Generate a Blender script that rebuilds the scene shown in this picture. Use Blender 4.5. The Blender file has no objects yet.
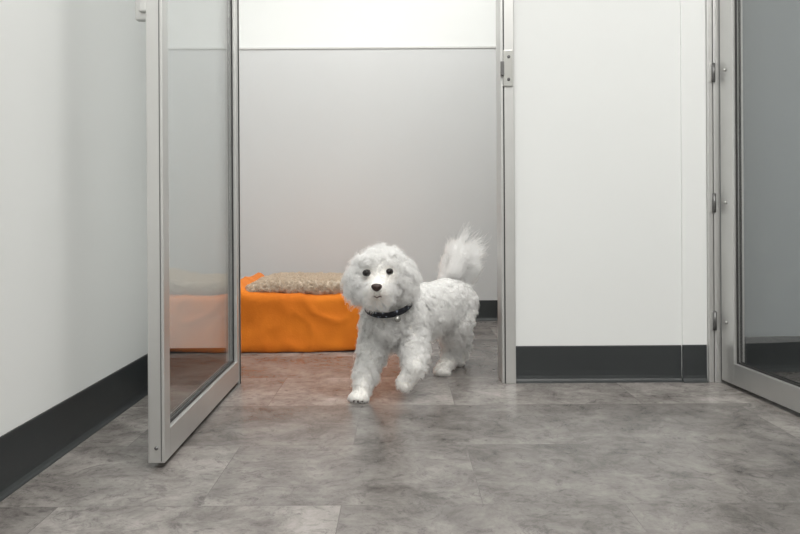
import bpy, bmesh, math, random
import numpy as np
from mathutils import Vector, noise, kdtree, Matrix
random.seed(3); rng=np.random.default_rng(5)
scene=bpy.context.scene
scene.view_settings.view_transform='Standard'
COL=scene.collection

# ---------------------------------------------------------------- materials
def new_mat(name):
    m=bpy.data.materials.new(name); m.use_nodes=True
    nt=m.node_tree; b=nt.nodes.get('Principled BSDF')
    return m,nt,b
def simple(name,col,rough=.5,metal=0,bump=0,bscale=50,var=0,vscale=3,spec=.5):
    m,nt,b=new_mat(name)
    b.inputs['Base Color'].default_value=(*col,1); b.inputs['Roughness'].default_value=rough
    b.inputs['Metallic'].default_value=metal; b.inputs['Specular IOR Level'].default_value=spec
    tc=nt.nodes.new('ShaderNodeTexCoord')
    if var>0:
        n=nt.nodes.new('ShaderNodeTexNoise'); n.inputs['Scale'].default_value=vscale; n.inputs['Detail'].default_value=5
        r=nt.nodes.new('ShaderNodeValToRGB')
        r.color_ramp.elements[0].position=.3; r.color_ramp.elements[1].position=.7
        r.color_ramp.elements[0].color=(*[c*(1-var) for c in col],1)
        r.color_ramp.elements[1].color=(*[min(1,c*(1+var)) for c in col],1)
        nt.links.new(tc.outputs['Object'],n.inputs['Vector']); nt.links.new(n.outputs['Fac'],r.inputs['Fac'])
        nt.links.new(r.outputs['Color'],b.inputs['Base Color'])
    if bump>0:
        n=nt.nodes.new('ShaderNodeTexNoise'); n.inputs['Scale'].default_value=bscale; n.inputs['Detail'].default_value=4
        bp=nt.nodes.new('ShaderNodeBump'); bp.inputs['Strength'].default_value=bump; bp.inputs['Distance'].default_value=.002
        nt.links.new(tc.outputs['Object'],n.inputs['Vector']); nt.links.new(n.outputs['Fac'],bp.inputs['Height'])
        nt.links.new(bp.outputs['Normal'],b.inputs['Normal'])
    return m
M_white=simple('wall_paint_white',(.78,.795,.79),.6,bump=.08,bscale=180,var=.01,vscale=2,spec=.3)
M_panel=simple('wall_panel_grey',(.61,.62,.625),.6,bump=.06,bscale=120,var=.015,vscale=1.5,spec=.25)
M_greywall=simple('wall_paint_bluegrey',(.27,.295,.31),.5,bump=.06,bscale=150,var=.02)
M_ceil=simple('ceiling_paint',(.82,.82,.8),.8,bump=.1,bscale=80)
M_base=simple('vinyl_cove_base',(.028,.032,.034),.42,bump=.05,bscale=60,var=.08,vscale=6)
M_alu=simple('brushed_aluminium',(.60,.60,.59),.38,metal=.75,bump=.05,bscale=300,var=.03,vscale=8)
M_alud=simple('dark_metal',(.16,.16,.16),.4,metal=.7,bump=.05,bscale=200)
M_steel=simple('polished_steel',(.5,.5,.48),.3,metal=1,bump=.03,bscale=100)
M_gasket=simple('rubber_gasket',(.03,.03,.03),.6,bump=.05,bscale=100)

def glass_mat():
    m=bpy.data.materials.new('door_glass'); m.use_nodes=True; nt=m.node_tree; nt.nodes.clear()
    o=nt.nodes.new('ShaderNodeOutputMaterial'); mx=nt.nodes.new('ShaderNodeMixShader')
    t=nt.nodes.new('ShaderNodeBsdfTransparent'); t.inputs[0].default_value=(.965,.975,.975,1)
    g=nt.nodes.new('ShaderNodeBsdfGlossy'); g.inputs['Roughness'].default_value=.0
    f=nt.nodes.new('ShaderNodeFresnel'); ge=nt.nodes.new('ShaderNodeNewGeometry')
    mr=nt.nodes.new('ShaderNodeMapRange'); mr.inputs['To Min'].default_value=1.5; mr.inputs['To Max'].default_value=1/1.5
    nt.links.new(ge.outputs['Backfacing'],mr.inputs['Value']); nt.links.new(mr.outputs[0],f.inputs['IOR'])
    nt.links.new(f.outputs[0],mx.inputs[0]); nt.links.new(t.outputs[0],mx.inputs[1]); nt.links.new(g.outputs[0],mx.inputs[2])
    nt.links.new(mx.outputs[0],o.inputs[0]); return m
M_glass=glass_mat()

def floor_mat():
    m,nt,b=new_mat('vinyl_stone_tile'); L=nt.links.new; N=nt.nodes.new
    tc=N('ShaderNodeTexCoord'); mp=N('ShaderNodeMapping'); mp.inputs['Location'].default_value=(.115,-1.482,0)
    L(tc.outputs['Object'],mp.inputs[0])
    br=N('ShaderNodeTexBrick'); br.offset=.5; br.inputs['Scale'].default_value=1
    br.inputs['Brick Width'].default_value=.54; br.inputs['Row Height'].default_value=.38
    br.inputs['Mortar Size'].default_value=.0010; br.inputs['Mortar Smooth'].default_value=.5
    br.inputs['Color1'].default_value=(.0,.0,.0,1); br.inputs['Color2'].default_value=(1,1,1,1); br.inputs['Mortar'].default_value=(.5,.5,.5,1)
    L(mp.outputs[0],br.inputs['Vector'])
    off=N('ShaderNodeVectorMath'); off.operation='MULTIPLY_ADD'; off.inputs[1].default_value=(7,5,3)
    L(br.outputs['Color'],off.inputs[0]); L(tc.outputs['Object'],off.inputs[2])
    n1=N('ShaderNodeTexNoise'); n1.inputs['Scale'].default_value=6.5; n1.inputs['Detail'].default_value=12; n1.inputs['Roughness'].default_value=.76; n1.inputs['Distortion'].default_value=.3
    L(off.outputs[0],n1.inputs['Vector'])
    r1=N('ShaderNodeValToRGB'); e=r1.color_ramp.elements
    e[0].position=.36; e[0].color=(.122,.111,.104,1); e[1].position=.66; e[1].color=(.325,.303,.286,1)
    x=e.new(.5); x.color=(.215,.199,.188,1)
    L(n1.outputs['Fac'],r1.inputs[0])
    n2=N('ShaderNodeTexNoise'); n2.inputs['Scale'].default_value=17; n2.inputs['Detail'].default_value=11; n2.inputs['Roughness'].default_value=.85; n2.inputs['Distortion'].default_value=1.8
    L(off.outputs[0],n2.inputs['Vector'])
    r2=N('ShaderNodeValToRGB'); e=r2.color_ramp.elements
    e[0].position=.39; e[0].color=(.46,.45,.46,1); e[1].position=.49; e[1].color=(1,1,1,1)
    L(n2.outputs['Fac'],r2.inputs[0])
    mu=N('ShaderNodeMix'); mu.data_type='RGBA'; mu.blend_type='MULTIPLY'; mu.inputs[0].default_value=.8
    L(r1.outputs[0],mu.inputs[6]); L(r2.outputs[0],mu.inputs[7])
    tr=N('ShaderNodeMapRange'); tr.inputs['To Min'].default_value=.76; tr.inputs['To Max'].default_value=1.44
    L(br.outputs['Color'],tr.inputs['Value'])
    mu2=N('ShaderNodeVectorMath'); mu2.operation='SCALE'; L(mu.outputs[2],mu2.inputs[0]); L(tr.outputs[0],mu2.inputs['Scale'])
    mf=N('ShaderNodeMath'); mf.operation='MULTIPLY'; mf.inputs[1].default_value=.7; L(br.outputs['Fac'],mf.inputs[0])
    mu3=N('ShaderNodeMix'); mu3.data_type='RGBA'; L(mf.outputs[0],mu3.inputs[0]); L(mu2.outputs[0],mu3.inputs[6]); mu3.inputs[7].default_value=(.10,.095,.09,1)
    L(mu3.outputs[2],b.inputs['Base Color'])
    rr=N('ShaderNodeMapRange'); rr.inputs['To Min'].default_value=.16; rr.inputs['To Max'].default_value=.32
    L(n1.outputs['Fac'],rr.inputs['Value']); L(rr.outputs[0],b.inputs['Roughness'])
    bp=N('ShaderNodeBump'); bp.inputs['Strength'].default_value=.08; bp.inputs['Distance'].default_value=.0012
    L(n2.outputs['Fac'],bp.inputs['Height']); L(bp.outputs[0],b.inputs['Normal'])
    return m
M_floor=floor_mat()

# ---------------------------------------------------------------- helpers
def link(name,me,mat=None,parent=None,smooth=False):
    o=bpy.data.objects.new(name,me); COL.objects.link(o)
    if mat: me.materials.append(mat)
    if parent: o.parent=parent
    if smooth:
        for p in me.polygons: p.use_smooth=True
    return o
def empty(name,loc=(0,0,0),rz=0):
    e=bpy.data.objects.new(name,None); e.location=loc; e.rotation_euler=(0,0,rz); e.empty_display_size=.1; COL.objects.link(e); return e
def boxes(name,bl,mat,bevel=.002,parent=None):
    bm=bmesh.new()
    for lo,hi in bl:
        b2=bmesh.new(); bmesh.ops.create_cube(b2,size=1)
        for v in b2.verts:
            v.co=Vector([(lo[i]+hi[i])/2+v.co[i]*(hi[i]-lo[i]) for i in range(3)])
        if bevel>0: bmesh.ops.bevel(b2,geom=b2.edges[:],offset=bevel,segments=2,affect='EDGES',profile=.7)
        t=bpy.data.meshes.new('t'); b2.to_mesh(t); bm.from_mesh(t); b2.free(); bpy.data.meshes.remove(t)
    me=bpy.data.meshes.new(name); bm.to_mesh(me); bm.free()
    return link(name,me,mat,parent)
def cyl(name,c,axis,r,h,mat,parent=None,seg=20):
    bm=bmesh.new(); bmesh.ops.create_cone(bm,cap_ends=True,segments=seg,radius1=r,radius2=r,depth=h)
    bmesh.ops.bevel(bm,geom=[e for e in bm.edges if abs(e.verts[0].co.z-e.verts[1].co.z)<1e-6],offset=min(r,h)*.25,segments=2,affect='EDGES')
    q=Vector((0,0,1)).rotation_difference(Vector(axis)).to_matrix().to_4x4()
    bmesh.ops.transform(bm,matrix=Matrix.Translation(Vector(c))@q,verts=bm.verts[:])
    me=bpy.data.meshes.new(name); bm.to_mesh(me); bm.free()
    return link(name,me,mat,parent,True)
def baseboard(name,p0,p1,nrm,h=.118,parent=None):
    prof=[(0,0),(.016,0),(.0155,.002),(.011,.006),(.007,.012),(.005,.022),(.0042,.04),(.004,h-.003),(.003,h),(0,h)]
    a=Vector(p0);b=Vector(p1);n=Vector(nrm)
    bm=bmesh.new(); rings=[]
    for q in (a,b):
        rings.append([bm.verts.new(q+n*x+Vector((0,0,z))) for x,z in prof])
    k=len(prof)
    for i in range(k):
        bm.faces.new([rings[0][i],rings[0][(i+1)%k],rings[1][(i+1)%k],rings[1][i]])
    bm.faces.new(rings[0][::-1]); bm.faces.new(rings[1])
    bmesh.ops.recalc_face_normals(bm,faces=bm.faces[:])
    me=bpy.data.meshes.new(name); bm.to_mesh(me); bm.free()
    return link(name,me,M_base,parent)

# ---------------------------------------------------------------- room
YF=2.533; YB=3.96; H=2.7
XL=-.795; XJ=-.526
boxes('floor',[((-1.3,-2.6,-.1),(2.7,4.2,0))],M_floor,0)
boxes('ceiling',[((-1.3,-2.6,H),(2.7,4.2,H+.1))],M_ceil,0)
boxes('wall_left',[((XL-.1,-2.5,0),(XL,YF,H))],M_white,0)
boxes('wall_front',[((XL-.1,YF,0),(XJ-.0405,YF+.1,H)),((XJ-.0405,YF,2.12),(.365,YF+.1,H)),((.365,YF,0),(.915,YF+.1,H))],M_white,0)
boxes('wall_column',[((.915,YF-.008,0),(.996,YF+.15,H))],M_white,.004)
boxes('wall_right_front',[((.996,YF+.15,0),(2.6,YF+.25,H))],M_greywall,0)
boxes('wall_right',[((2.5,-2.5,0),(2.6,YF+.15,H))],M_white,0)
boxes('wall_near',[((XL-.1,-2.6,0),(2.6,-2.5,H))],M_white,0)
boxes('wall_kennel_left',[((-1.12,YF+.1,0),(-1.02,YB,H))],M_white,0)
boxes('wall_kennel_right',[((.78,YF+.15,0),(.88,YB,H))],M_white,0)
boxes('wall_back',[((-1.12,YB,0),(.88,YB+.1,H))],M_white,0)
boxes('trim_wall_panel',[((-1.02,YB-.006,.09),(.78,YB,1.385))],M_panel,.001)
boxes('trim_panel_cap',[((-1.02,YB-.011,1.385),(.78,YB,1.395))],simple('cap_strip',(.60,.60,.59),.45,bump=.03),.002)
baseboard('baseboard_left',(XL,-2.5,0),(XL,YF,0),(1,0,0))
baseboard('baseboard_front_left',(XL+.004,YF,0),(XJ-.0405,YF,0),(0,-1,0))
baseboard('baseboard_front_right',(.373,YF,0),(.912,YF,0),(0,-1,0))
baseboard('baseboard_column',(.913,YF-.008,0),(.992,YF-.008,0),(0,-1,0),.12)
baseboard('baseboard_right_front',(1.04,YF+.15,0),(2.5,YF+.15,0),(0,-1,0),.12)
baseboard('baseboard_right',(2.5,-2.5,0),(2.5,YF+.13,0),(-1,0,0))
baseboard('baseboard_back',(-1.02,YB-.006,0),(.78,YB-.006,0),(0,-1,0),.104)
def jamb(name,bl,dark):
    e=empty(name)
    boxes('channel',bl,M_alu,.003,e); boxes('gasket',dark,M_gasket,.0005,e); return e
j1=jamb('trim_1',[((.328,YF-.014,0),(.339,YF+.1,2.12)),((.339,YF-.02,0),(.372,YF+.0,2.12))],
     [((.336,YF-.018,0),(.340,YF-.010,2.10))])
boxes('strike_plate',[((.336,YF-.026,.960),(.366,YF-.018,1.077))],M_steel,.002,j1)
for z in (.982,1.055): cyl('screw',(.353,YF-.027,z),(0,-1,0),.005,.004,M_alud,j1)
boxes('latch',[((.327,YF-.034,.995),(.338,YF-.018,1.04))],M_alud,.002,j1)
j2=jamb('trim_2',[((XJ-.0405,YF-.0,0),(XJ,YF+.03,2.12)),((XJ-.0405,YF,2.085),(.365,YF+.09,2.12))],
     [((XJ-.002,YF+.004,0),(XJ+.003,YF+.008,2.1))])
j3=jamb('trim_3',[((.996,YF-.02,0),(1.012,YF+.15,2.12)),((1.0135,YF-.024,0),(1.034,YF+.15,2.12))],
     [((1.0115,YF-.012,0),(1.014,YF-.003,2.1))])
for z in (.20,.58,1.0):
    cyl('hinge_knuckle',(1.013,YF-.026,z),(0,0,1),.0058,.062,M_alud,j3)
    boxes('hinge_leaf',[((.999,YF-.0235,z-.030),(1.012,YF-.0195,z+.030))],M_alu,.001,j3)

def glass_door(name,loc,rz,L,side,stile_far=.045,gap=.012,height=2.06):
    e=empty(name,loc,rz); T=.036; x0,x1=(min(0,side*T),max(0,side*T)); r=.066; s=.045
    boxes('frame',[((x0,-L,gap),(x1,-L+s,height)),((x0,-stile_far,gap),(x1,-.004,height)),
                   ((x0,-L+s,gap),(x1,-stile_far,gap+r)),((x0,-L+s,height-r),(x1,-stile_far,height))],M_alu,.0025,e)
    xm=(x0+x1)/2
    g=[]
    for xs in (xm-.008,xm+.004):
        g+=[((xs,-L+s-.001,gap+r-.001),(xs+.004,-L+s+.006,height-r)),((xs,-stile_far-.006,gap+r),(xs+.004,-stile_far+.001,height-r)),
            ((xs,-L+s,gap+r-.001),(xs+.004,-stile_far,gap+r+.006))]
    boxes('glazing_gasket',g,M_gasket,.0005,e)
    boxes('glass_pane',[((xm-.003,-L+s-.003,gap+r-.003),(xm+.003,-stile_far+.003,height-r+.003))],M_glass,0,e)
    for z in (.045,):
        cyl('screw',(xm,-L-.001,z),(0,-1,0),.004,.004,M_alud,e)
    boxes('end_cap_line',[((x1-.008,-L-.001,gap+.004),(x1-.006,-L+.002,height-.004))],M_alud,0,e)
    return e
d1=glass_door('door_1',(XJ,YF-.004,0),math.radians(.6),.83,-1,.028)
boxes('pull_handle',[((-.064,-.815,.985),(-.036,-.79,1.14)),((-.052,-.83,1.0),(-.034,-.775,1.12))],M_alu,.004,d1)
d2=glass_door('door_2',(1.030,YF-.03,0),math.radians(5.0),.83,1,.08)
for z in (.20,.58,1.0):
    cyl('hinge_stud',(-.003,-.04,z),(-1,0,0),.005,.008,M_steel,d2)

# ---------------------------------------------------------------- soft things
def rounded_box(name,lo,hi,r,cell,disp,mat,parent=None):
    lo=Vector(lo);hi=Vector(hi); bm=bmesh.new()
    n=[max(2,int((hi[i]-lo[i])/cell)) for i in range(3)]
    for ax in range(3):
        u,v=(ax+1)%3,(ax+2)%3
        for s in (0,1):
            g=[]
            for i in range(n[u]+1):
                row=[]
                for j in range(n[v]+1):
                    p=[0,0,0]; p[ax]=(lo,hi)[s][ax]
                    p[u]=lo[u]+(hi[u]-lo[u])*i/n[u]; p[v]=lo[v]+(hi[v]-lo[v])*j/n[v]
                    row.append(bm.verts.new(p))
                g.append(row)
            for i in range(n[u]):
                for j in range(n[v]):
                    f=[g[i][j],g[i+1][j],g[i+1][j+1],g[i][j+1]]
                    bm.faces.new(f if s else f[::-1])
    bmesh.ops.remove_doubles(bm,verts=bm.verts[:],dist=cell*.05)
    for v in bm.verts:
        p=v.co.copy(); c=Vector([min(max(p[i],lo[i]+r),hi[i]-r) for i in range(3)])
        d=p-c
        if d.length>1e-9: p=c+d.normalized()*r; nn=d.normalized()
        else: nn=Vector((0,0,1))
        v.co=disp(p,nn)
    bmesh.ops.recalc_face_normals(bm,faces=bm.faces[:])
    me=bpy.data.meshes.new(name); bm.to_mesh(me); bm.free()
    return link(name,me,mat,parent,True)
def fab_mat(name,c1,c2,sheen=.3,bs=160,bst=.3):
    m,nt,b=new_mat(name); L=nt.links.new; N=nt.nodes.new
    tc=N('ShaderNodeTexCoord'); n=N('ShaderNodeTexNoise'); n.inputs['Scale'].default_value=7; n.inputs['Detail'].default_value=6
    r=N('ShaderNodeValToRGB'); r.color_ramp.elements[0].position=.3; r.color_ramp.elements[1].position=.7
    r.color_ramp.elements[0].color=(*c1,1); r.color_ramp.elements[1].color=(*c2,1)
    L(tc.outputs['Object'],n.inputs[0]); L(n.outputs['Fac'],r.inputs[0]); L(r.outputs[0],b.inputs['Base Color'])
    b.inputs['Roughness'].default_value=.85; b.inputs['Sheen Weight'].default_value=sheen; b.inputs['Specular IOR Level'].default_value=.2
    n2=N('ShaderNodeTexNoise'); n2.inputs['Scale'].default_value=bs; n2.inputs['Detail'].default_value=3
    bp=N('ShaderNodeBump'); bp.inputs['Strength'].default_value=bst; bp.inputs['Distance'].default_value=.003
    L(tc.outputs['Object'],n2.inputs[0]); L(n2.outputs['Fac'],bp.inputs['Height']); L(bp.outputs[0],b.inputs['Normal'])
    return m
M_or=fab_mat('orange_fleece',(.62,.155,.012),(.80,.23,.020),.1)
M_mat=fab_mat('beige_sherpa',(.52,.43,.34),(.62,.53,.43),.3,70,.7)

def bed_disp(p,n):
    q=Vector((p.x*4,p.y*4,p.z*7)); a=noise.noise(q)*.010
    q2=Vector((p.x*9+p.z*6,p.y*5,p.z*5-p.x*3)); rr=1-abs(noise.noise(q2))*2; a+=(max(0,rr)**3)*.008
    a+=noise.noise(Vector((p.x*22,p.y*22,p.z*14)))*.003
    p=p+n*a
    if p.z>.15:
        p.z+=.036*math.exp(-((p.x+.665)/.035)**2)-.006*math.exp(-((p.x+.3)/.2)**2)
    p.z=max(p.z,.001)
    if p.z<.05: p.y-=.006*(1-p.z/.05)*(n.y<-.5)
    return p
bed=empty('dog_bed')
rounded_box('cushion',(-.705,3.09,0),(-.005,3.70,.235),.03,.011,bed_disp,M_or,bed)
def mat_disp(p,n):
    a=noise.noise(p*11)*.008+noise.noise(p*35)*.006+noise.noise(p*80)*.005
    p=p+n*a
    k=math.exp(-((p.x+.08)/.09)**2)
    if p.z>.25: p.z+=.03*k-.018*math.exp(-((p.x+.62)/.06)**2)
    return p
matte=rounded_box('sherpa_mat',(-.625,3.115,.226),(-.04,3.44,.284),.028,.006,mat_disp,M_mat,bed)

# ---------------------------------------------------------------- hair generator
def mesh_arrays(me):
    me.calc_loop_triangles()
    nv=len(me.vertices); co=np.empty(nv*3); me.vertices.foreach_get('co',co); co=co.reshape(-1,3)
    nt=len(me.loop_triangles); tr=np.empty(nt*3,dtype=np.int32); me.loop_triangles.foreach_get('vertices',tr); tr=tr.reshape(-1,3)
    vn=np.empty(nv*3); me.vertices.foreach_get('normal',vn); vn=vn.reshape(-1,3)
    return co,tr,vn
def unit(a): return a/np.maximum(np.linalg.norm(a,axis=-1,keepdims=True),1e-9)
def sample(me,N):
    co,tr,vn=mesh_arrays(me)
    a,b,c=co[tr[:,0]],co[tr[:,1]],co[tr[:,2]]
    ar=np.linalg.norm(np.cross(b-a,c-a),axis=1)
    idx=rng.choice(len(tr),N,p=ar/ar.sum())
    u=rng.random(N);v=rng.random(N);f=u+v>1;u[f]=1-u[f];v[f]=1-v[f];w=1-u-v
    P=co[tr[idx,0]]*w[:,None]+co[tr[idx,1]]*u[:,None]+co[tr[idx,2]]*v[:,None]
    Nn=unit(vn[tr[idx,0]]*w[:,None]+vn[tr[idx,1]]*u[:,None]+vn[tr[idx,2]]*v[:,None])
    return P,Nn
def grow(name,P,Nn,Ln,comb,combw,jit,clump,curl,turns,color,rad,mat,parent,cl_n,K=7,zmin=.0015,lv=.2):
    N=len(P)
    ci=rng.choice(N,cl_n,replace=False); kd=kdtree.KDTree(cl_n)
    for i,k in enumerate(ci): kd.insert(Vector(P[k]),i)
    kd.balance()
    near=np.array([kd.find(Vector(p))[1] for p in P])
    CR=P[ci][near]; cj=rng.normal(size=(cl_n,3))[near]; cph=(rng.random(cl_n)*2*np.pi)[near]; cl=(1-lv+2*lv*rng.random(cl_n))[near]
    d0=unit(Nn+cj*jit[:,None]*.6+rng.normal(size=(N,3))*.22)
    L=Ln*cl*(.72+.45*rng.random(N))
    s1=unit(np.cross(d0,np.array([.3,.2,.9]))); s2=np.cross(d0,s1)
    pts=np.empty((N,K,3)); ph=cph+rng.normal(size=N)*.6
    for k in range(K):
        t=k/(K-1)
        p=P+d0*(L*t*(1-.25*t))[:,None]+comb*(combw*L*t*t)[:,None]
        p=p+(CR-P)*(clump*t**1.2)[:,None]
        an=ph+turns*2*np.pi*t; rr=curl*L*t**.8
        p=p+s1*((np.cos(an)-np.cos(ph)*(1-t))*rr)[:,None]+s2*((np.sin(an)-np.sin(ph)*(1-t))*rr)[:,None]
        p[:,2]=np.maximum(p[:,2],zmin)
        pts[:,k]=p
    cu=bpy.data.hair_curves.new(name); cu.add_curves([K]*N)
    cu.attributes['position'].data.foreach_set('vector',pts.reshape(-1).astype(np.float32))
    ra=cu.attributes.new('radius','FLOAT','POINT') if 'radius' not in cu.attributes else cu.attributes['radius']
    tt=np.linspace(0,1,K); rv=(np.asarray(rad)*np.ones(N))[:,None]*(1-.6*tt**2)[None,:]
    ra.data.foreach_set('value',rv.reshape(-1).astype(np.float32))
    ca=cu.attributes.new('fur_col','FLOAT_COLOR','CURVE')
    ca.data.foreach_set('color',np.concatenate([color,np.ones((N,1))],1).reshape(-1).astype(np.float32))
    cu.materials.append(mat); o=bpy.data.objects.new(name,cu); COL.objects.link(o)
    if parent: o.parent=parent
    return o
def hair_mat(name,tr=.45):
    m,nt,b=new_mat(name)
    a=nt.nodes.new('ShaderNodeAttribute'); a.attribute_name='fur_col'
    nt.links.new(a.outputs['Color'],b.inputs['Base Color']); b.inputs['Roughness'].default_value=.8
    b.inputs['Specular IOR Level'].default_value=.15
    out=[n for n in nt.nodes if n.type=='OUTPUT_MATERIAL'][0]
    tl=nt.nodes.new('ShaderNodeBsdfTranslucent'); mx=nt.nodes.new('ShaderNodeMixShader'); mx.inputs[0].default_value=tr
    nt.links.new(a.outputs['Color'],tl.inputs[0]); nt.links.new(b.outputs[0],mx.inputs[1]); nt.links.new(tl.outputs[0],mx.inputs[2]); nt.links.new(mx.outputs[0],out.inputs[0])
    return m
def real_hair_mat(name):
    m=bpy.data.materials.new(name); m.use_nodes=True; nt=m.node_tree; nt.nodes.clear()
    out=nt.nodes.new('ShaderNodeOutputMaterial')
    a=nt.nodes.new('ShaderNodeAttribute'); a.attribute_name='fur_col'
    h=nt.nodes.new('ShaderNodeBsdfHairPrincipled'); h.parametrization='COLOR'
    h.inputs['Roughness'].default_value=.5; h.inputs['Radial Roughness'].default_value=.6
    if 'Random Roughness' in h.inputs: h.inputs['Random Roughness'].default_value=.2
    d=nt.nodes.new('ShaderNodeBsdfDiffuse'); mx=nt.nodes.new('ShaderNodeMixShader'); mx.inputs[0].default_value=.12
    nt.links.new(a.outputs['Color'],h.inputs['Color']); nt.links.new(a.outputs['Color'],d.inputs['Color'])
    nt.links.new(h.outputs[0],mx.inputs[1]); nt.links.new(d.outputs[0],mx.inputs[2]); nt.links.new(mx.outputs[0],out.inputs[0])
    return m
M_pile=hair_mat('sherpa_pile',.45)
M_fur=real_hair_mat('curly_fur')
P,Nn=sample(matte.data,30000); k=(Nn[:,2]>-.3)&((P[:,1]<3.43)); P=P[k];Nn=Nn[k]; n=len(P); o1=np.ones(n)
colr=np.array([.72,.62,.51])*(.90+.2*rng.random((n,1)))
grow('pile',P,Nn,o1*.010,np.tile([0,0,-1.],(n,1)),o1*.1,o1*.5,o1*.6,o1*.3,1.3,colr,.0008,M_pile,bed,2200,5,.2)

# ---------------------------------------------------------------- dog
dog=empty('dog',(0,0,0))
prims=[]
LAB=['torso','head','muzzle','ear','leg','paw','tail','neck','eyezone']
def chain(lab,pts,step=.007):
    for a,b in zip(pts[:-1],pts[1:]):
        a=np.array(a,float);b=np.array(b,float); m=max(1,int(np.linalg.norm(a[:3]-b[:3])/step))
        for i in range(m+1):
            prims.append((*(a+(b-a)*i/m),LAB.index(lab)))
chain('torso',[(-.035,2.375,.245,.072),(-.005,2.42,.238,.082),(.055,2.50,.236,.078),(.11,2.59,.243,.069),(.165,2.68,.246,.072),(.186,2.725,.245,.062)])
chain('torso',[(-.04,2.35,.225,.05),(-.03,2.39,.205,.055),(.0,2.44,.205,.058)])
chain('neck',[(-.02,2.385,.275,.066),(-.038,2.345,.312,.058),(-.048,2.315,.345,.055)])
chain('head',[(-.055,2.290,.365,.068),(-.056,2.275,.372,.066)])
chain('head',[(-.086,2.275,.350,.044),(-.026,2.275,.350,.044)])
chain('head',[(-.096,2.285,.380,.036),(-.014,2.285,.380,.036)])
chain('muzzle',[(-.060,2.245,.350,.040),(-.064,2.215,.344,.033),(-.066,2.200,.342,.027)])
chain('muzzle',[(-.080,2.222,.334,.022),(-.0655,2.205,.333,.024),(-.048,2.222,.334,.022)])
chain('muzzle',[(-.060,2.245,.325,.032),(-.064,2.215,.318,.022)])
for pts in ([(-.100,2.300,.390,.022),(-.116,2.293,.376,.027),(-.126,2.286,.352,.028),(-.125,2.282,.330,.023)],
            [(-.008,2.300,.390,.022),(.006,2.293,.378,.027),(.016,2.286,.354,.028),(.015,2.282,.332,.023)]):
    chain('ear',pts)
chain('leg',[(-.060,2.385,.235,.052),(-.078,2.378,.170,.041),(-.100,2.335,.095,.029),(-.112,2.315,.055,.025)])
chain('paw',[(-.112,2.312,.045,.025),(-.118,2.295,.027,.022)])
def toes(c,f,r=.0125,spread=.012,z=None):
    f=Vector(f); s=Vector((-f.y,f.x,0)).normalized(); c=Vector(c); out=[]
    for i,(a,b) in enumerate(((-1.5,-.004),(-.5,.004),(.5,.004),(1.5,-.004))):
        p=c+s*a*spread+f*(.018+b)
        prims.append((p.x,p.y,(z if z is not None else p.z),r,LAB.index('paw'))); out.append(p)
    return out
fd=Vector((-.35,-.93,0)).normalized()
nails=toes((-.119,2.292,.0),fd,.0135,.0115,.015)
chain('leg',[(.018,2.380,.235,.052),(.036,2.368,.178,.040),(.044,2.320,.125,.030),(.040,2.296,.105,.027)])
chain('paw',[(.040,2.294,.100,.026),(.024,2.296,.074,.024),(.012,2.298,.060,.022)])
prims.append((.000,2.292,.054,.013,5)); prims.append((.010,2.284,.048,.013,5)); prims.append((.022,2.290,.050,.013,5))
chain('leg',[(.200,2.705,.245,.058),(.188,2.650,.185,.048),(.176,2.655,.150,.037),(.186,2.705,.098,.025),(.170,2.690,.060,.023)])
chain('paw',[(.166,2.685,.045,.024),(.146,2.662,.026,.022)])
toes((.145,2.658,.0),Vector((-.5,-.85,0)).normalized(),.0135,.0115,.015)
chain('leg',[(.160,2.745,.240,.056),(.165,2.735,.180,.046),(.185,2.775,.140,.034),(.226,2.845,.105,.024),(.222,2.850,.062,.022)])
chain('paw',[(.220,2.847,.045,.023),(.208,2.825,.026,.022)])
toes((.207,2.820,.0),Vector((-.5,-.85,0)).normalized(),.0135,.0115,.015)
chain('tail',[(.185,2.755,.285,.032),(.186,2.785,.320,.024),(.188,2.795,.350,.020),(.205,2.79,.380,.016),(.228,2.78,.400,.010)])
PR=np.array(prims)
bm=bmesh.new()
base=bmesh.new(); bmesh.ops.create_icosphere(base,subdivisions=2,radius=1); bv=[v.co.copy() for v in base.verts]; bf=[[v.index for v in f.verts] for f in base.faces]
for x,y,z,r,l in prims:
    vs=[bm.verts.new((x+c.x*r,y+c.y*r,max(z+c.z*r,.001))) for c in bv]
    for f in bf: bm.faces.new([vs[i] for i in f])
me=bpy.data.meshes.new('body_raw'); bm.to_mesh(me); bm.free()
tmp=link('body_tmp',me)
md=tmp.modifiers.new('r','REMESH'); md.mode='VOXEL'; md.voxel_size=.0045
md=tmp.modifiers.new('s','SMOOTH'); md.factor=.5; md.iterations=8
dg=bpy.context.evaluated_depsgraph_get()
bme=bpy.data.meshes.new_from_object(tmp.evaluated_get(dg)); bpy.data.objects.remove(tmp)
bme.materials.clear()
M_skin=simple('undercoat',(.95,.935,.90),.9,bump=.3,bscale=200)
body=link('body',bme,M_skin,dog,True)

eyes=[Vector((-.0960,2.2185,.3835)),Vector((-.0325,2.2185,.387))]
nose=Vector((-.0665,2.168,.347))
N=190000
P,Nn=sample(bme,N)
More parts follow.
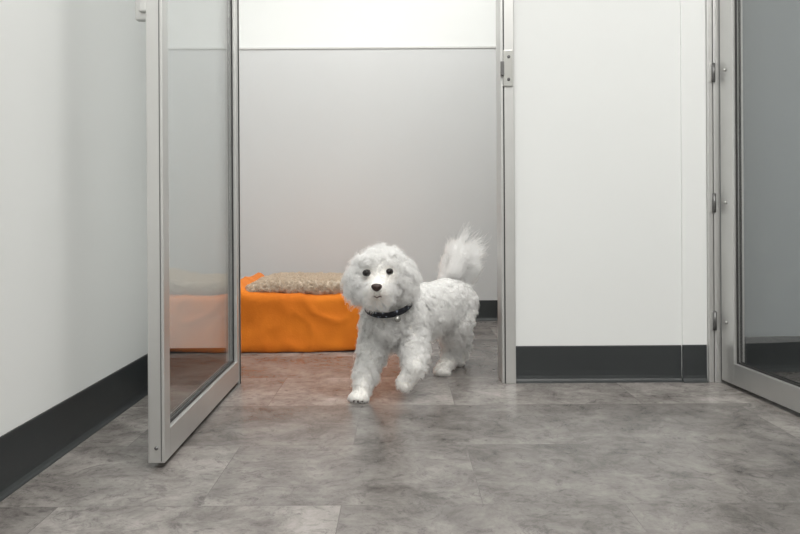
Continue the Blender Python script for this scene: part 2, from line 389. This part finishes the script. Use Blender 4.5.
# per label: length, comb weight, jitter, clump, curl
par={'torso':(.024,.35,.62,.56,.24),'head':(.030,.12,.60,.52,.24),'muzzle':(.020,.6,.40,.5,.14),'ear':(.029,.45,.65,.60,.24),
     'leg':(.022,.40,.62,.56,.24),'paw':(.009,.5,.4,.4,.14),'tail':(.046,.15,1.0,.75,.16),'neck':(.019,.4,.5,.5,.2),'eyezone':(.005,.5,.3,.3,.1)}
PT=np.array([par[l] for l in LAB])
pv=np.zeros((N,5)); W=np.zeros(N); headw=np.zeros(N); muzw=np.zeros(N); pawW=np.zeros(N); tailw=np.zeros(N)
for l in range(8):
    S=PR[PR[:,4]==l]; dm=np.full(N,9.)
    for s in S: dm=np.minimum(dm,np.linalg.norm(P-s[:3],axis=1)-s[3])
    w=np.exp(-np.maximum(dm,-.002)/.006)
    pv+=w[:,None]*PT[l]; W+=w
    if l==1: headw=w
    if l==2: muzw=w
    if l==5: pawW=w
    if l==6: tailw=w
pv/=W[:,None]; headw/=W; muzw/=W; pawW/=W; tailw/=W
Ln,cw,jit,clp,crl=pv.T.copy()
Cc=np.array([-.037,2.330,.288]); Cn=unit(np.array([-.12,-.42,.9]))
cd=np.abs((P-Cc)@Cn); nearc=(np.linalg.norm(P-Cc,axis=1)<.11)&(P[:,1]<2.45)
Ln=np.where(nearc,Ln*np.clip(cd/.02,.25,1),Ln)
for e in eyes:
    d=np.linalg.norm(P-np.array(e),axis=1); f=np.clip((d-.012)/.030,.0,1); Ln=Ln*(.14+.86*f)
    jit=jit*(.3+.7*f)
dn=np.linalg.norm(P-np.array(nose),axis=1); Ln*=np.clip((dn-.012)/.03,.2,1)
br=np.array([-.0635,2.20,.375]); db=np.linalg.norm(P-br,axis=1); Ln*=np.clip(db/.045,.35,1)
comb=np.tile([0,0,-1.],(N,1))
hc=np.array([-.055,2.30,.36]); out=P-hc; out[:,1]*=.3
comb=unit(comb*(1-.7*headw[:,None])+unit(out)*(.8*headw+.0)[:,None])
mz=np.stack([np.sign(P[:,0]+.0645)*.7,np.full(N,.1),np.full(N,-.8)],1)
comb=unit(comb*(1-muzw[:,None])+mz*muzw[:,None])
tl=np.tile(unit(np.array([.25,.0,.55])),(N,1))+rng.normal(size=(N,3))*.25
comb=unit(comb*(1-tailw[:,None])+tl*tailw[:,None]); cw=cw*(1-tailw)+tailw*.4
Ln=np.where(tailw>.5,Ln*np.clip((P[:,2]-.27)/.08,.5,1.1),Ln)
col=np.tile([.993,.984,.966],(N,1))
mt=np.exp(-((P-np.array([-.065,2.19,.322]))**2).sum(1)/(.022**2))
col=col*(1-.5*mt[:,None])+np.array([.70,.52,.36])*.5*mt[:,None]
for e in eyes:
    d=np.linalg.norm(P-(np.array(e)+np.array([0,0,-.006])),axis=1); q=np.exp(-(d/.017)**2)[:,None]*.5; col=col*(1-q)+np.array([.45,.34,.25])*q
pw=pawW[:,None]*.15*(P[:,2]<.06)[:,None]; col=col*(1-pw)+np.array([.7,.58,.45])*pw
col*=(.985+.015*rng.random((N,1))); col=np.clip(col,0,.993)
grow('coat',P,Nn,Ln,comb,cw,jit,clp,crl,1.3,col,.00038,M_fur,dog,4200,8,lv=.34)
k=tailw>.6; k&=P[:,2]>.29; Pt=P[k]; Nt=Nn[k]; n=len(Pt); o1=np.ones(n)
cmb=unit(np.tile([.45,0,.75],(n,1))+rng.normal(size=(n,3))*.10)
ct=np.tile([.985,.975,.96],(n,1))
grow('tail_plume',Pt,Nt,o1*.072,cmb,o1*.5,o1*1.5,o1*.94,o1*.14,.75,ct,.00050,M_fur,dog,60,11,lv=.4)

def blob(name,c,r,sc,mat,parent,sub=3,fn=None):
    bm=bmesh.new(); bmesh.ops.create_icosphere(bm,subdivisions=sub,radius=r)
    for v in bm.verts:
        v.co=Vector((v.co.x*sc[0],v.co.y*sc[1],v.co.z*sc[2]))
        if fn: v.co=fn(v.co)
        v.co+=Vector(c)
    me=bpy.data.meshes.new(name); bm.to_mesh(me); bm.free(); return link(name,me,mat,parent,True)
M_eye=simple('eye',(.010,.006,.005),.08,var=.1,vscale=100,spec=.5)
M_lid=simple('eye_rim',(.02,.014,.012),.6,bump=.2,bscale=200)
M_nose=simple('nose_leather',(.036,.018,.014),.5,bump=.5,bscale=500)
M_mouth=simple('lip',(.06,.026,.022),.6,bump=.2,bscale=200)
for e in eyes:
    blob('eye',e+Vector((0,.001,0)),.0094,(1,1,1),M_eye,dog); blob('eye_rim',e+Vector((0,.005,0)),.0110,(1.12,.8,.92),M_lid,dog)
def nf(c):
    c=c.copy(); c.x*=1+.35*(c.z/.012); c.z*=.95
    for s in (-1,1):
        d=(Vector((s*.0065,-.010,-.003))-c).length
        if d<.005: c.y+=.004*(1-d/.005)
    return c
blob('nose',nose,.0134,(1.08,.85,.88),M_nose,dog,4,nf)
bm=bmesh.new(); pr=None
for i in range(25):
    u=-1+2*i/24; x=-.0660+u*.019; z=.3175+.004*abs(math.sin(u*math.pi))-.004*u*u; y=2.1765+.016*u*u
    ring=[bm.verts.new((x,y+math.cos(a)*.002,z+math.sin(a)*.0019)) for a in (k*math.pi/3 for k in range(6))]
    if pr:
        for a in range(6): bm.faces.new([pr[a],pr[(a+1)%6],ring[(a+1)%6],ring[a]])
    pr=ring
me=bpy.data.meshes.new('mouth'); bm.to_mesh(me); bm.free(); link('mouth',me,M_mouth,dog,True)
for p in nails:
    q=p+fd*.0125; blob('nail',(q.x,q.y,.0075),.0036,(1,1.5,1),M_nose,dog,2)
m,nt,b=new_mat('collar_fabric'); M_col=m
tc=nt.nodes.new('ShaderNodeTexCoord'); vo=nt.nodes.new('ShaderNodeTexVoronoi'); vo.inputs['Scale'].default_value=90
rp=nt.nodes.new('ShaderNodeValToRGB'); rp.color_ramp.elements[0].position=.22; rp.color_ramp.elements[0].color=(.35,.4,.5,1); rp.color_ramp.elements[1].position=.30; rp.color_ramp.elements[1].color=(.010,.012,.020,1)
nt.links.new(tc.outputs['Object'],vo.inputs[0]); nt.links.new(vo.outputs['Distance'],rp.inputs[0]); nt.links.new(rp.outputs[0],b.inputs['Base Color']); b.inputs['Roughness'].default_value=.7
bm=bmesh.new(); axn=Vector(Cn); ux=Vector((1,0,0)); ux=(ux-axn*ux.dot(axn)).normalized(); uy=axn.cross(ux)
S=64; rings=[]
for i in range(S):
    a=2*math.pi*i/S; d=ux*math.cos(a)+uy*math.sin(a); R=.073; c=Vector(Cc)
    w=.009; t=.0018
    rings.append([bm.verts.new(c+d*(R+dx)+axn*dz) for dx,dz in ((-t,-w),(t,-w),(t*1.3,0),(t,w),(-t,w))])
for i in range(S):
    A=rings[i];B=rings[(i+1)%S]
    for k in range(5): bm.faces.new([A[k],A[(k+1)%5],B[(k+1)%5],B[k]])
bmesh.ops.recalc_face_normals(bm,faces=bm.faces[:])
me=bpy.data.meshes.new('collar'); bm.to_mesh(me); bm.free(); link('collar',me,M_col,dog,True)
fr=Vector(Cc)+(-uy if uy.y>0 else uy)*.076
cyl('tag',(fr.x+.028,fr.y+.004,fr.z-.010),(0.2,-1,.1),.010,.002,M_steel,dog)

# ---------------------------------------------------------------- lights
def panel(name,loc,sx,sy,power,col=(1,.98,.945)):
    e=empty(name,loc)
    boxes('housing',[((-sx/2-.03,-sy/2-.03,-.02),(sx/2+.03,-sy/2,.0)),((-sx/2-.03,sy/2,-.02),(sx/2+.03,sy/2+.03,.0)),
        ((-sx/2-.03,-sy/2,-.02),(-sx/2,sy/2,.0)),((sx/2,-sy/2,-.02),(sx/2+.03,sy/2,.0))],M_white,.002,e)
    l=bpy.data.lights.new('lamp','AREA'); l.shape='RECTANGLE'; l.size=sx; l.size_y=sy; l.energy=power; l.color=col
    o=bpy.data.objects.new('lamp',l); COL.objects.link(o); o.parent=e; o.location=(0,0,-.008)
panel('ceiling_light',(.4,.9,H),1.2,.6,51)
panel('ceiling_light',(.4,-1.0,H),1.2,.6,46)
panel('ceiling_light',(-.1,2.98,H),1.2,.5,24)
w=bpy.data.worlds.new('World'); scene.world=w; w.use_nodes=True
w.node_tree.nodes['Background'].inputs[0].default_value=(.8,.85,.9,1); w.node_tree.nodes['Background'].inputs[1].default_value=.3

cam=bpy.data.cameras.new('camera'); co=bpy.data.objects.new('camera',cam); COL.objects.link(co)
co.location=(0,0,.56); co.rotation_euler=(math.radians(90),math.radians(.35),0)
cam.lens=35; cam.sensor_width=36; cam.shift_y=-.07; cam.clip_start=.01
scene.camera=co
